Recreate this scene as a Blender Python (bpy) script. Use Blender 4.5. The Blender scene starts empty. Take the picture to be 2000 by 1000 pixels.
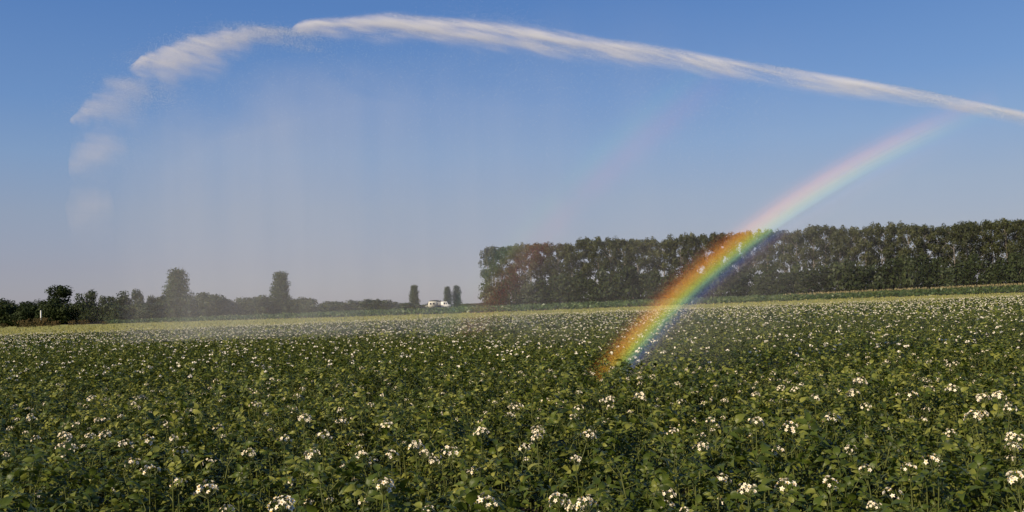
import bpy, bmesh, math, random
import numpy as np
from mathutils import Vector, Matrix

random.seed(7)
RNG = np.random.default_rng(11)
SC = bpy.context.scene
COL = SC.collection
R = math.radians

# ------------------------------------------------------------------ camera
F, ROLL, PITCH = 1700.0, R(2.2), R(3.0)
CAM = Vector((0, 0, 1.55))
cam_d = bpy.data.cameras.new('camera')
cam_d.sensor_width = 36
cam_d.lens = 36 * F / 2000
cam_d.clip_start, cam_d.clip_end = 0.1, 12000
cam = bpy.data.objects.new('camera', cam_d)
COL.objects.link(cam)
cam.matrix_world = Matrix.Translation(CAM) @ (Matrix.Rotation(R(90) + PITCH, 4, 'X') @ Matrix.Rotation(-ROLL, 4, 'Z'))
SC.camera = cam

# ------------------------------------------------------------------ sky, sun, exposure
SUN_AZ, SUN_EL = 221.5, 30.0        # behind the camera, to the left (the bow gives it away)
w = bpy.data.worlds.new('World')
SC.world = w
w.use_nodes = True
nt = w.node_tree
sky = nt.nodes.new('ShaderNodeTexSky')
sky.sky_type = 'NISHITA'
sky.sun_disc = False
sky.sun_elevation = R(SUN_EL)
sky.sun_rotation = R(SUN_AZ)
sky.altitude = 0
sky.air_density, sky.dust_density, sky.ozone_density = 1.0, 0.5, 4.0
bg = nt.nodes['Background']
bg.inputs['Strength'].default_value = 0.10
nt.links.new(sky.outputs[0], bg.inputs['Color'])
# evening haze low in the air: a layer that is the same all round
geo_ = nt.nodes.new('ShaderNodeTexCoord')
sepw = nt.nodes.new('ShaderNodeSeparateXYZ')
nt.links.new(geo_.outputs['Generated'], sepw.inputs[0])
rampw = nt.nodes.new('ShaderNodeValToRGB')
ew = rampw.color_ramp.elements
ew[0].position, ew[0].color = 0.0, (0.33, 0.305, 0.378, 1)
ew[1].position, ew[1].color = 1.0, (0.035, 0.11, 0.36, 1)
for z_, c_ in ((0.052, (0.308, 0.285, 0.388)), (0.11, (0.288, 0.320, 0.442)), (0.168, (0.222, 0.328, 0.541)), (0.223, (0.148, 0.280, 0.568)), (0.326, (0.085, 0.212, 0.530))):
    k_ = ew.new(z_); k_.color = (*c_, 1)
nt.links.new(sepw.outputs['Z'], rampw.inputs[0])
bg2 = nt.nodes.new('ShaderNodeBackground')
nt.links.new(rampw.outputs[0], bg2.inputs['Color'])
mxw = nt.nodes.new('ShaderNodeMixShader'); mxw.inputs[0].default_value = 0.7
nt.links.new(bg.outputs[0], mxw.inputs[1]); nt.links.new(bg2.outputs[0], mxw.inputs[2])
nt.links.new(mxw.outputs[0], nt.nodes['World Output'].inputs['Surface'])

sun_d = bpy.data.lights.new('sun', 'SUN')
sun_d.energy, sun_d.angle, sun_d.color = 5.0, R(0.53), (1.0, 0.86, 0.64)
sun = bpy.data.objects.new('sun', sun_d)
COL.objects.link(sun)
az, el = R(SUN_AZ), R(SUN_EL)
SUN_DIR = Vector((math.sin(az) * math.cos(el), math.cos(az) * math.cos(el), math.sin(el)))
sun.rotation_euler = (-SUN_DIR).to_track_quat('-Z', 'Y').to_euler()
ANTI = -SUN_DIR

SC.view_settings.view_transform = 'Standard'
SC.view_settings.look = 'None'
SC.view_settings.exposure = 0.0
SC.view_settings.gamma = 1.0
SC.view_settings.use_curve_mapping = False
cy = SC.cycles
cy.max_bounces = 6
cy.diffuse_bounces = 3
cy.glossy_bounces = 2
cy.transmission_bounces = 3
cy.transparent_max_bounces = 8
cy.volume_bounces = 3
cy.use_denoising = True
cy.volume_max_steps = 128

# ------------------------------------------------------------------ helpers
MW = np.array(cam.matrix_world.to_3x3())


def ray(px, py):
    d = MW @ np.array([(px - 1000) / F, -(py - 500) / F, -1.0])
    return d


def at(px, py, Y):
    """the point at depth Y that stands at this place of the view"""
    d = ray(px, py)
    return Vector(np.array(CAM) + d * (Y / d[1]))


def at_z(px, py, z):
    d = ray(px, py)
    return Vector(np.array(CAM) + d * ((z - CAM.z) / d[2]))


def ground_x(px, Y):
    """sideways position on the ground at depth Y below this column of the view"""
    lo, hi = 300.0, 1400.0
    for _ in range(30):
        m = (lo + hi) / 2
        if at(px, m, Y).z > 0: lo = m
        else: hi = m
    return at(px, m, Y).x


def mesh_np(name, V, Fc, mats=(), midx=None, smooth=False):
    """Fc: (n,3) or (n,4) int array, or a list of such arrays"""
    V = np.asarray(V, dtype=np.float32)
    Fs = [np.asarray(f, dtype=np.int32) for f in (Fc if isinstance(Fc, list) else [Fc]) if len(f)]
    me = bpy.data.meshes.new(name)
    me.vertices.add(len(V))
    me.vertices.foreach_set('co', V.ravel())
    nl = sum(f.size for f in Fs)
    npoly = sum(len(f) for f in Fs)
    me.loops.add(nl)
    me.loops.foreach_set('vertex_index', np.concatenate([f.ravel() for f in Fs]))
    me.polygons.add(npoly)
    tot = np.concatenate([np.full(len(f), f.shape[1], dtype=np.int32) for f in Fs])
    start = np.concatenate([[0], np.cumsum(tot)[:-1]]).astype(np.int32)
    me.polygons.foreach_set('loop_start', start)
    try: me.polygons.foreach_set('loop_total', tot)
    except Exception: pass
    for m in mats: me.materials.append(m)
    if midx is not None: me.polygons.foreach_set('material_index', np.asarray(midx, dtype=np.int32))
    if smooth: me.polygons.foreach_set('use_smooth', np.ones(npoly, dtype=bool))
    me.update(calc_edges=True)
    return me


def link(name, me, parent=None, loc=None, M=None, **props):
    o = bpy.data.objects.new(name, me)
    COL.objects.link(o)
    if parent is not None: o.parent = parent
    if loc is not None: o.location = loc
    if M is not None: o.matrix_local = M
    for k, v in props.items(): o[k] = v
    return o


def outward(me):
    """turn all faces of a closed mesh outwards"""
    b = bmesh.new(); b.from_mesh(me)
    bmesh.ops.recalc_face_normals(b, faces=b.faces)
    b.to_mesh(me); b.free()
    return me


class MB:
    """collects pieces of one mesh"""
    def __init__(s): s.V, s.F3, s.F4, s.m3, s.m4, s.n = [], [], [], [], [], 0
    def add(s, V, f3=None, f4=None, mat=0):
        V = np.asarray(V, dtype=np.float64)
        s.V.append(V)
        if f3 is not None and len(f3):
            s.F3.append(np.asarray(f3) + s.n); s.m3.append(np.full(len(f3), mat))
        if f4 is not None and len(f4):
            s.F4.append(np.asarray(f4) + s.n); s.m4.append(np.full(len(f4), mat))
        s.n += len(V)
    def tube(s, pts, rad, k=5, mat=0):
        pts = [np.array(p, dtype=float) for p in pts]
        V, f4 = [], []
        for i, p in enumerate(pts):
            d = pts[min(i + 1, len(pts) - 1)] - pts[max(i - 1, 0)]
            d = d / (np.linalg.norm(d) + 1e-9)
            a = np.cross(d, [0.3, 0.9, 0.2]); a /= np.linalg.norm(a) + 1e-9
            b = np.cross(d, a)
            for j in range(k):
                t = 2 * math.pi * j / k
                V.append(p + (a * math.cos(t) + b * math.sin(t)) * rad[i])
        for i in range(len(pts) - 1):
            for j in range(k):
                f4.append((i * k + j, i * k + (j + 1) % k, (i + 1) * k + (j + 1) % k, (i + 1) * k + j))
        s.add(V, None, f4, mat)
    def box(s, lo, hi, mat=0, taper=None):
        x0, y0, z0 = lo; x1, y1, z1 = hi
        V = [(x0, y0, z0), (x1, y0, z0), (x1, y1, z0), (x0, y1, z0), (x0, y0, z1), (x1, y0, z1), (x1, y1, z1), (x0, y1, z1)]
        if taper:
            cx, cy_ = (x0 + x1) / 2, (y0 + y1) / 2
            V = V[:4] + [(cx + (x - cx) * taper, cy_ + (y - cy_) * taper, z) for x, y, z in V[4:]]
        s.add(V, None, [(3, 2, 1, 0), (4, 5, 6, 7), (0, 1, 5, 4), (1, 2, 6, 5), (2, 3, 7, 6), (3, 0, 4, 7)], mat)
    def mesh(s, name, mats, smooth=False):
        Fs, mi = [], []
        if s.F3: Fs.append(np.concatenate(s.F3)); mi.append(np.concatenate(s.m3))
        if s.F4: Fs.append(np.concatenate(s.F4)); mi.append(np.concatenate(s.m4))
        return mesh_np(name, np.concatenate(s.V), Fs, mats, np.concatenate(mi), smooth)


# ------------------------------------------------------------------ materials
def mat_new(name):
    m = bpy.data.materials.new(name)
    m.use_nodes = True
    m.node_tree.nodes.clear()
    out = m.node_tree.nodes.new('ShaderNodeOutputMaterial')
    return m, m.node_tree.nodes, m.node_tree.links, out


def leaf_mat(name, c_dark, c_mid, c_light, trans=0.3, rough=0.5, spec=0.3, objvar=0.25, veins=False):
    """foliage: hue varies leaf by leaf and plant by plant, some light passes through"""
    m, N, L, out = mat_new(name)
    geo = N.new('ShaderNodeNewGeometry')
    oi = N.new('ShaderNodeObjectInfo')
    mix = N.new('ShaderNodeMath'); mix.operation = 'MULTIPLY_ADD'
    mix.inputs[1].default_value = objvar
    mul = N.new('ShaderNodeMath'); mul.operation = 'MULTIPLY'; mul.inputs[1].default_value = 1 - objvar
    L.new(geo.outputs['Random Per Island'], mul.inputs[0])
    L.new(oi.outputs['Random'], mix.inputs[0]); L.new(mul.outputs[0], mix.inputs[2])
    cr = N.new('ShaderNodeValToRGB')
    e = cr.color_ramp.elements
    e[0].position, e[0].color = 0.05, (*c_dark, 1)
    e[1].position, e[1].color = 0.95, (*c_light, 1)
    k = e.new(0.55); k.color = (*c_mid, 1)
    L.new(mix.outputs[0], cr.inputs[0])
    p = N.new('ShaderNodeBsdfPrincipled')
    p.inputs['Roughness'].default_value = rough
    p.inputs['Specular IOR Level'].default_value = spec
    L.new(cr.outputs[0], p.inputs['Base Color'])
    if veins:
        tc = N.new('ShaderNodeTexCoord'); no = N.new('ShaderNodeTexNoise')
        no.inputs['Scale'].default_value = 90; no.inputs['Detail'].default_value = 3
        L.new(tc.outputs['Object'], no.inputs['Vector'])
        bp = N.new('ShaderNodeBump'); bp.inputs['Strength'].default_value = 0.6; bp.inputs['Distance'].default_value = 0.004
        L.new(no.outputs['Fac'], bp.inputs['Height']); L.new(bp.outputs[0], p.inputs['Normal'])
    t = N.new('ShaderNodeBsdfTranslucent')
    hs_ = N.new('ShaderNodeHueSaturation'); hs_.inputs['Hue'].default_value = 0.485; hs_.inputs['Value'].default_value = 1.2
    L.new(cr.outputs[0], hs_.inputs['Color']); L.new(hs_.outputs[0], t.inputs['Color'])
    mx = N.new('ShaderNodeMixShader'); mx.inputs[0].default_value = trans
    L.new(p.outputs[0], mx.inputs[1]); L.new(t.outputs[0], mx.inputs[2])
    L.new(mx.outputs[0], out.inputs['Surface'])
    return m


def noise_mat(name, c0, c1, scale=5.0, rough=0.8, spec=0.2, detail=5, bump=0.0, coord='Object', stretch=(1, 1, 1)):
    m, N, L, out = mat_new(name)
    tc = N.new('ShaderNodeTexCoord')
    mp = N.new('ShaderNodeMapping'); mp.inputs['Scale'].default_value = stretch
    no = N.new('ShaderNodeTexNoise')
    no.inputs['Scale'].default_value = scale; no.inputs['Detail'].default_value = detail
    L.new(tc.outputs[coord], mp.inputs[0]); L.new(mp.outputs[0], no.inputs['Vector'])
    cr = N.new('ShaderNodeValToRGB')
    e = cr.color_ramp.elements
    e[0].position, e[0].color = 0.3, (*c0, 1)
    e[1].position, e[1].color = 0.7, (*c1, 1)
    L.new(no.outputs['Fac'], cr.inputs[0])
    p = N.new('ShaderNodeBsdfPrincipled')
    p.inputs['Roughness'].default_value = rough
    p.inputs['Specular IOR Level'].default_value = spec
    L.new(cr.outputs[0], p.inputs['Base Color'])
    if bump:
        b = N.new('ShaderNodeBump'); b.inputs['Strength'].default_value = bump; b.inputs['Distance'].default_value = 0.05
        L.new(no.outputs['Fac'], b.inputs['Height']); L.new(b.outputs[0], p.inputs['Normal'])
    L.new(p.outputs[0], out.inputs['Surface'])
    return m


M_POT = leaf_mat('potato_leaf', (0.016, 0.027, 0.004), (0.080, 0.110, 0.013), (0.31, 0.305, 0.058), 0.28, 0.42, 0.28, 0.2, True)
M_STEM = noise_mat('potato_stem', (0.07, 0.085, 0.02), (0.13, 0.14, 0.04), 30, 0.5)
M_PETAL = noise_mat('petal', (0.77, 0.68, 0.51), (0.85, 0.78, 0.63), 60, 0.6)
M_ANTH = noise_mat('anther', (0.55, 0.32, 0.03), (0.65, 0.42, 0.05), 60, 0.5)
M_BUD = noise_mat('bud', (0.10, 0.13, 0.04), (0.25, 0.25, 0.12), 50, 0.6)
M_SOIL = noise_mat('soil', (0.030, 0.022, 0.014), (0.075, 0.055, 0.035), 3.0, 0.95, 0.1, 8, 0.6)
M_STRIP = noise_mat('ripening_grass', (0.24, 0.24, 0.065), (0.36, 0.33, 0.10), 0.12, 0.9, 0.1, 6, 0.2, 'Object', (0.35, 2.0, 1))
M_BLADE = leaf_mat('strip_blade', (0.22, 0.22, 0.06), (0.32, 0.30, 0.09), (0.42, 0.37, 0.14), 0.3, 0.7, 0.1, 0.0)
M_BEET = leaf_mat('beet_leaf', (0.035, 0.065, 0.018), (0.07, 0.115, 0.03), (0.14, 0.18, 0.06), 0.3, 0.4, 0.4, 0.0)
M_MAIZE = leaf_mat('maize_leaf', (0.04, 0.07, 0.015), (0.085, 0.12, 0.03), (0.15, 0.17, 0.05), 0.3, 0.45, 0.3, 0.0)
M_TASSEL = leaf_mat('maize_tassel', (0.22, 0.17, 0.08), (0.30, 0.24, 0.11), (0.40, 0.33, 0.16), 0.2, 0.8, 0.1, 0.0)
M_POPLAR = leaf_mat('poplar_leaf', (0.030, 0.038, 0.011), (0.055, 0.064, 0.017), (0.100, 0.104, 0.029), 0.25, 0.5, 0.3, 0.35)
M_DARKLEAF = leaf_mat('dark_leaf', (0.015, 0.023, 0.008), (0.028, 0.040, 0.012), (0.052, 0.066, 0.020), 0.2, 0.6, 0.1, 0.3)
M_HEDGE = leaf_mat('hedge_leaf', (0.024, 0.036, 0.012), (0.042, 0.058, 0.018), (0.08, 0.095, 0.03), 0.25, 0.5, 0.25, 0.3)
M_LOMB = leaf_mat('lombardy_leaf', (0.028, 0.045, 0.013), (0.048, 0.072, 0.02), (0.085, 0.11, 0.03), 0.25, 0.5, 0.25, 0.2)
M_RUST = leaf_mat('rust_weed', (0.05, 0.05, 0.02), (0.11, 0.08, 0.032), (0.18, 0.12, 0.05), 0.2, 0.8, 0.1, 0.4)
M_BARK = noise_mat('bark', (0.12, 0.10, 0.08), (0.26, 0.23, 0.19), 2.0, 0.9, 0.1, 4, 0.4, 'Object', (1, 1, 0.2))
M_WHITE = noise_mat('white_paint', (0.70, 0.68, 0.62), (0.80, 0.78, 0.72), 3, 0.4, 0.4)
M_CREAM = noise_mat('cream_paint', (0.66, 0.62, 0.50), (0.74, 0.70, 0.58), 3, 0.4, 0.4)
M_GREY = noise_mat('grey_paint', (0.20, 0.20, 0.20), (0.26, 0.26, 0.26), 3, 0.5, 0.4)
M_GLASSD = noise_mat('vehicle_glass', (0.02, 0.022, 0.025), (0.03, 0.032, 0.036), 2, 0.08, 0.6)
M_TYRE = noise_mat('tyre', (0.02, 0.02, 0.02), (0.035, 0.035, 0.035), 20, 0.9)

m, N, L, out = mat_new('water_drop')
_p = N.new('ShaderNodeBsdfDiffuse'); _p.inputs[0].default_value = (0.94, 0.94, 0.94, 1)
_t = N.new('ShaderNodeBsdfTranslucent'); _t.inputs[0].default_value = (0.94, 0.94, 0.94, 1)
_m = N.new('ShaderNodeMixShader'); _m.inputs[0].default_value = 0.3
L.new(_p.outputs[0], _m.inputs[1]); L.new(_t.outputs[0], _m.inputs[2]); L.new(_m.outputs[0], out.inputs['Surface'])
M_DROP = m

# ------------------------------------------------------------------ the ground
S_ = 6000
link('ground', mesh_np('ground', [(-S_, -S_, 0), (S_, -S_, 0), (S_, S_, 0), (-S_, S_, 0)], np.array([[0, 1, 2, 3]]), [M_SOIL]), kind='structure')

FIELD_END = 57.0


def poly_sheet(name, pts, z, mat, **props):
    V = [(x, y, z) for x, y in pts]
    me = bpy.data.meshes.new(name)
    me.from_pydata(V, [], [tuple(range(len(V)))])
    me.materials.append(mat)
    return link(name, me, **props)


# far edge of the pale strip, seen columns and depths
STRIP_FAR = [(-500, 330), (0, 300), (200, 205), (680, 152), (960, 136), (1400, 138), (1700, 134), (2000, 128), (2400, 124)]
strip_far = [(ground_x(px, Y), Y) for px, Y in STRIP_FAR]
poly_sheet('grass_strip', [(-260, FIELD_END + 0.5), (140, FIELD_END - 1.0)] + strip_far[::-1], 0.004, M_STRIP, kind='structure')


def far_edge(x):
    xs = [p[0] for p in strip_far]; ys = [p[1] for p in strip_far]
    return np.interp(x, xs, ys)


def cards(C, size, up=0.4, rng=RNG, aspect=0.6, fold=0.0):
    """one leaf-shaped quad per point, turned at random; returns V, F4"""
    n = len(C)
    size = np.broadcast_to(size, (n,))[:, None]
    a = rng.uniform(0, 2 * np.pi, n); p = rng.normal(up, 0.5, n)
    d = np.stack([np.cos(a) * np.cos(p), np.sin(a) * np.cos(p), np.sin(p)], 1)
    r = rng.normal(size=(n, 3)); s = np.cross(d, r); s /= np.linalg.norm(s, axis=1)[:, None] + 1e-9
    b = C - d * size * 0.5; t = C + d * size * 0.5; mid = C + d * size * 0.05
    wv = s * size * aspect * 0.5
    V = np.stack([b, mid - wv, t, mid + wv], 1).reshape(-1, 3)
    Fq = np.arange(n * 4).reshape(n, 4)
    return V, Fq


# short tufts of the pale strip
n = 26000
yy = FIELD_END + 1 + (RNG.random(n) ** 1.6) * 130
xx = RNG.uniform(-0.66, 0.66, n) * yy
k = yy < far_edge(xx) - 1
C = np.stack([xx, yy, RNG.uniform(0.03, 0.14, n)], 1)[k]
V, Fq = cards(C, RNG.uniform(0.18, 0.34, len(C)), 1.2, aspect=0.5)
V[:, 2] = np.maximum(V[:, 2], 0.0)
link('grass_tufts', mesh_np('grass_tufts', V, Fq, [M_BLADE]), kind='stuff', label='short pale grass of the strip behind the potato field')

# leafy green crop between the pale strip and the hedges (left two thirds)
n = 30000
xx = RNG.uniform(-150, 75, n); yy = far_edge(xx) + 0.5 + (RNG.random(n) ** 1.5) * 110
k = (np.abs(xx) < 0.66 * yy) & (yy < 285) & (xx > -0.47 * yy)
C = np.stack([xx, yy, RNG.uniform(0.05, 0.95, n) * (0.8 + 0.25 * np.sin(xx * 0.9) * np.sin(yy * 0.25))], 1)[k]
V, Fq = cards(C, RNG.uniform(0.28, 0.6, len(C)), 0.7)
V[:, 2] = np.maximum(V[:, 2], 0.0)
link('beet_crop', mesh_np('beet_crop', V, Fq, [M_BEET]), kind='stuff', label='low leafy green crop in front of the far hedges')

# maize strip in front of the tall trees on the right, with tan tassels
n = 16000
yy0 = 0
xs = RNG.uniform(34, 175, n); ys = far_edge(xs) + 1 + (RNG.random(n) ** 1.3) * 22
hz = RNG.uniform(0.05, 1.0, n)
top = np.interp(xs, [34, 60, 110], [0.7, 1.0, 1.35])
C = np.stack([xs, ys, hz * top], 1)
V1, F1 = cards(C, RNG.uniform(0.35, 0.7, n), 0.6, aspect=0.3)
n2 = 4000
xs = RNG.uniform(48, 175, n2); ys = far_edge(xs) + 2 + RNG.random(n2) * 22
top = np.interp(xs, [34, 60, 110], [0.7, 1.0, 1.35])
C = np.stack([xs, ys, top + RNG.uniform(0.0, 0.22, n2)], 1)
V2, F2 = cards(C, RNG.uniform(0.25, 0.4, n2), 1.3, aspect=0.35)
V = np.concatenate([V1, V2]); V[:, 2] = np.maximum(V[:, 2], 0.0)
link('maize_crop', mesh_np('maize_crop', V, np.concatenate([F1, F2 + len(V1)]), [M_MAIZE, M_TASSEL],
     np.concatenate([np.zeros(len(F1)), np.ones(len(F2))])), kind='stuff', label='green maize strip with tan tassels before the tall trees')


# ------------------------------------------------------------------ trees
def crown_mesh(name, blobs, per_m2, leaf, mat, rng, hollow=0.55):
    """blobs: (centre, radii) clumps; leaf-clump faces scattered through each clump's volume"""
    Cs, Us = [], []
    for c, r in blobs:
        r = np.array(r)
        area = 4 * np.pi * ((r[0] * r[1]) ** 1.6 / 3 + (r[0] * r[2]) ** 1.6 / 3 + (r[1] * r[2]) ** 1.6 / 3) ** (1 / 1.6)
        k = max(10, int(area * per_m2))
        u = rng.normal(size=(k, 3)); u /= np.linalg.norm(u, axis=1)[:, None]
        rad = hollow + (1.08 - hollow) * rng.random(k) ** 0.6
        Cs.append(np.array(c) + u * r * rad[:, None]); Us.append(u)
    C = np.concatenate(Cs); U = np.concatenate(Us) + rng.normal(0, .38, C.shape)
    U /= np.linalg.norm(U, axis=1)[:, None]
    d = np.cross(U, rng.normal(size=C.shape)); d /= np.linalg.norm(d, axis=1)[:, None] + 1e-9
    e = np.cross(U, d)
    sz = (rng.uniform(0.6, 1.35, len(C)) * leaf)[:, None]
    V = np.stack([C - d * sz * .5, C - e * sz * .38, C + d * sz * .5, C + e * sz * .38], 1).reshape(-1, 3)
    Fq = np.arange(len(V)).reshape(-1, 4)
    # lift each face a little out of its plane, so it is not flat
    V = V + rng.normal(0, leaf * 0.08, V.shape)
    V[:, 2] = np.maximum(V[:, 2], 0.02)
    return mesh_np(name, V, Fq, [mat])


def trunk_mesh(name, h, r, limbs, rng):
    mb = MB()
    lean = rng.normal(0, 0.012, 2) * h
    pts = [(lean[0] * t, lean[1] * t, h * t) for t in (0, 0.15, 0.4, 0.7, 1.0)]
    mb.tube(pts, [r * 1.35, r, r * 0.8, r * 0.5, r * 0.12], 7)
    for z, a, ln, rise in limbs:
        b = np.array([lean[0] * z / h, lean[1] * z / h, z])
        d = np.array([math.cos(a), math.sin(a), rise])
        mb.tube([b, b + d * ln * 0.5, b + d * ln + np.array([0, 0, ln * 0.15])], [r * 0.42, r * 0.28, r * 0.08], 5)
    return mb.mesh(name, [M_BARK], True)


def poplar_variant(i):
    """tall hybrid poplar of the row: open lower trunk, billowing crown with gaps"""
    rng = np.random.default_rng(100 + i)
    H = 20.0
    limbs, blobs = [], []
    for q in range(15):
        z = 5.5 + q * 0.78 + rng.uniform(-.3, .3)
        a = q * 2.4 + rng.uniform(-.4, .4)
        t = (z - 5) / 13
        ln = (1.5 + 2.5 * math.sin(math.pi * min(1, 0.28 + 0.62 * t))) * rng.uniform(0.7, 1.1)
        limbs.append((z, a, ln, 0.75))
        e = np.array([math.cos(a) * ln, math.sin(a) * ln, z + ln * 0.9])
        rr = rng.uniform(1.05, 1.75)
        e[2] = min(e[2], H - rr)
        blobs.append((e, (rr, rr, rr * rng.uniform(0.9, 1.35))))
        if rng.random() < 0.65:
            blobs.append((e * [0.45, 0.45, 1] + [0, 0, rng.uniform(-.8, .4)], (rr * .75, rr * .75, rr * .8)))
    for q in range(4):
        blobs.append((np.array([rng.uniform(-1.4, 1.4), rng.uniform(-1.4, 1.4), H - rng.uniform(0.9, 2.4)]), (rng.uniform(.8, 1.3),) * 3))
    for q in range(4):
        a = rng.uniform(0, 6.28)
        blobs.append((np.array([math.cos(a) * 1.5, math.sin(a) * 1.5, rng.uniform(3.5, 6.5)]), (1.1, 1.1, 1.0)))
    return crown_mesh('crown', blobs, 4.6, 0.52, M_POPLAR, rng, 0.35), trunk_mesh('trunk', H * 0.92, 0.26, limbs, rng)


def bush_variant(i, mat, leaf=0.5, per=3.2):
    """shrub, 5 m high and about as wide, leafy to the ground"""
    rng = np.random.default_rng(300 + i)
    blobs, limbs = [], []
    for q in range(13):
        a = rng.uniform(0, 6.28); rr = rng.uniform(0.0, 2.0); z = rng.uniform(0.9, 4.0)
        s = rng.uniform(0.8, 1.4)
        rr *= 1.0 - 0.5 * max(0, z - 2.2) / 2.2
        blobs.append((np.array([math.cos(a) * rr, math.sin(a) * rr, min(z, 5 - s)]), (s * 1.15, s * 1.15, s)))
        if q < 5: limbs.append((0.3 + 0.2 * q, a, rr + 0.4, 1.2))
    blobs.append((np.array([0, 0, 1.2]), (2.0, 2.0, 1.2)))
    blobs.append((np.array([0, 0, 3.9]), (1.0, 1.0, 1.1)))
    return crown_mesh('crown', blobs, per * 1.3, leaf, mat, rng, 0.4), trunk_mesh('trunk', 3.5, 0.12, limbs, rng)


def lombardy_variant(i, taper):
    """columnar poplar, 15 m high, about 5 m wide, leafy almost to the ground"""
    rng = np.random.default_rng(500 + i)
    blobs, limbs = [], []
    H = 15.0
    for q in range(34):
        t = q / 33
        z = 1.0 + min(t, .93) * (H - 2.0)
        prof = (0.80 + 0.42 * math.sin(math.pi * min(1, t * 0.9 + 0.2))) * (1.0 - taper * t) * (1.0 if t < 0.9 else 1 - (t - .9) * 2)
        a = q * 2.4
        rr = 1.45 * prof * rng.uniform(0.5, 1.05)
        s = rng.uniform(0.95, 1.3) * (0.65 + 0.4 * prof)
        blobs.append((np.array([math.cos(a) * rr, math.sin(a) * rr, z]), (s, s, s * 1.35)))
        if q % 2 == 0: blobs.append((np.array([0, 0, z]), (1.55 * prof, 1.55 * prof, 1.2)))
        if q % 3 == 0: limbs.append((z * 0.9, a, rr + 0.3, 2.5))
    return crown_mesh('crown', blobs, 7.0, 0.38, M_LOMB, rng, 0.5), trunk_mesh('trunk', H * 0.93, 0.28, limbs, rng)


def round_variant(i, mat):
    """round-headed tree, 10 m high, 9 m wide"""
    rng = np.random.default_rng(700 + i)
    blobs, limbs = [], []
    for q in range(22):
        a = q * 2.4 + rng.uniform(-.3, .3); z = rng.uniform(2.2, 8.6)
        env = 4.2 * math.sqrt(max(0.05, 1 - ((z - 5.0) / 5.0) ** 2))
        s = rng.uniform(1.0, 1.7)
        rr = max(0, env - s) * rng.uniform(0.5, 1.0)
        blobs.append((np.array([math.cos(a) * rr, math.sin(a) * rr, min(z, 10 - s)]), (s * 1.1, s * 1.1, s)))
        if q % 2 == 0: limbs.append((1.6 + 0.2 * q, a, rr * 0.8 + .5, 0.9))
    blobs.append((np.array([0, 0, 5.0]), (2.6, 2.6, 3.0)))
    return crown_mesh('crown', blobs, 4.2, 0.5, mat, rng, 0.4), trunk_mesh('trunk', 8, 0.3, limbs, rng)


POP = [poplar_variant(i) for i in range(7)]
BUSH = [bush_variant(i, M_HEDGE) for i in range(5)]
DBUSH = [bush_variant(10 + i, M_DARKLEAF) for i in range(3)]
LOMB = [lombardy_variant(i, (0.08, 0.06, 0.28)[i % 3]) for i in range(3)]
RND = [round_variant(i, M_HEDGE) for i in range(3)]
DRND = [round_variant(10 + i, M_DARKLEAF) for i in range(2)]


def plant_tree(name, var, x, y, sx, sz, label, cat='tree', group=None, rot=None, z=-0.02):
    o = link(name, None, loc=(x, y, z), label=label, category=cat)
    if group: o['group'] = group
    o.rotation_euler = (0, 0, random.uniform(0, 6.28) if rot is None else rot)
    o.scale = (sx, sx, sz)
    link('crown', var[0], o)
    link('trunk', var[1], o)
    return o


def tree_px(name, var, px, py_top, wpx, Y, h0, w0, label, cat='tree', group=None, rot=None):
    """stand a tree of native height h0 and width w0 so that its top and width read as in the photograph"""
    x = ground_x(px, Y)
    h = at(px, py_top, Y).z
    wd = wpx / F * Y * 1.03
    return plant_tree(name, var, x, Y, wd / w0, h / h0, label, cat, group, rot)


ORD = ['first', 'second', 'third', 'fourth', 'fifth', 'sixth', 'seventh', 'eighth', 'ninth', 'tenth', 'eleventh', 'twelfth', 'thirteenth',
       'fourteenth', 'fifteenth', 'sixteenth', 'seventeenth', 'eighteenth', 'nineteenth', 'twentieth']
TENS = {20: 'twenty', 30: 'thirty', 40: 'forty', 50: 'fifty', 60: 'sixty', 70: 'seventy'}


def ordinal(i):
    if i < 20: return ORD[i]
    n = i + 1
    t, u = n // 10 * 10, n % 10
    return TENS[t][:-1] + 'ieth' if u == 0 else TENS[t] + '-' + ORD[u - 1]


# the row of tall poplars on the right: top line read from the photograph
TOPS = [(945, 490), (960, 484), (985, 482), (1010, 480), (1025, 477), (1060, 476), (1090, 479), (1120, 476), (1125, 470), (1150, 464), (1180, 466), (1210, 471),
        (1250, 469), (1275, 466), (1310, 468), (1345, 458), (1380, 459), (1405, 457), (1440, 453), (1480, 455), (1500, 452), (1530, 455), (1570, 449),
        (1620, 444), (1660, 449), (1700, 440), (1730, 440), (1765, 436), (1800, 443), (1830, 442), (1870, 440), (1920, 434), (1960, 433), (2000, 430), (2100, 425), (2250, 420)]
tpx = [t[0] for t in TOPS]; tpy = [t[1] for t in TOPS]
px = 956.0
front = []
while px < 2180:
    front.append(px)
    px += random.uniform(24, 33)
for i, px in enumerate(front):
    Y = np.interp(px, [940, 2000], [300, 268]) + random.uniform(-2, 2)
    top = np.interp(px, tpx, tpy) + random.uniform(-7, 0)
    tree_px('poplar_tree', POP[i % len(POP)], px, top, random.uniform(40, 50) if i else 34, Y, 20.0, 8.4,
            f'{ordinal(i)} tall poplar from the left end of the front row of the wood', 'tree', 'tall poplars in the front row')
px = 968.0
i = 0
while px < 2170:
    Y = np.interp(px, [940, 2000], [309, 277]) + random.uniform(-2, 2)
    top = np.interp(px, tpx, tpy) + random.uniform(-5, 2)
    tree_px('poplar_tree', POP[(i * 3 + 2) % len(POP)], px, top, random.uniform(40, 50), Y, 20.0, 8.4,
            f'{ordinal(i)} tall poplar from the left in the rear row of the wood', 'tree', 'tall poplars in the rear row')
    px += random.uniform(38, 50); i += 1
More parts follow.
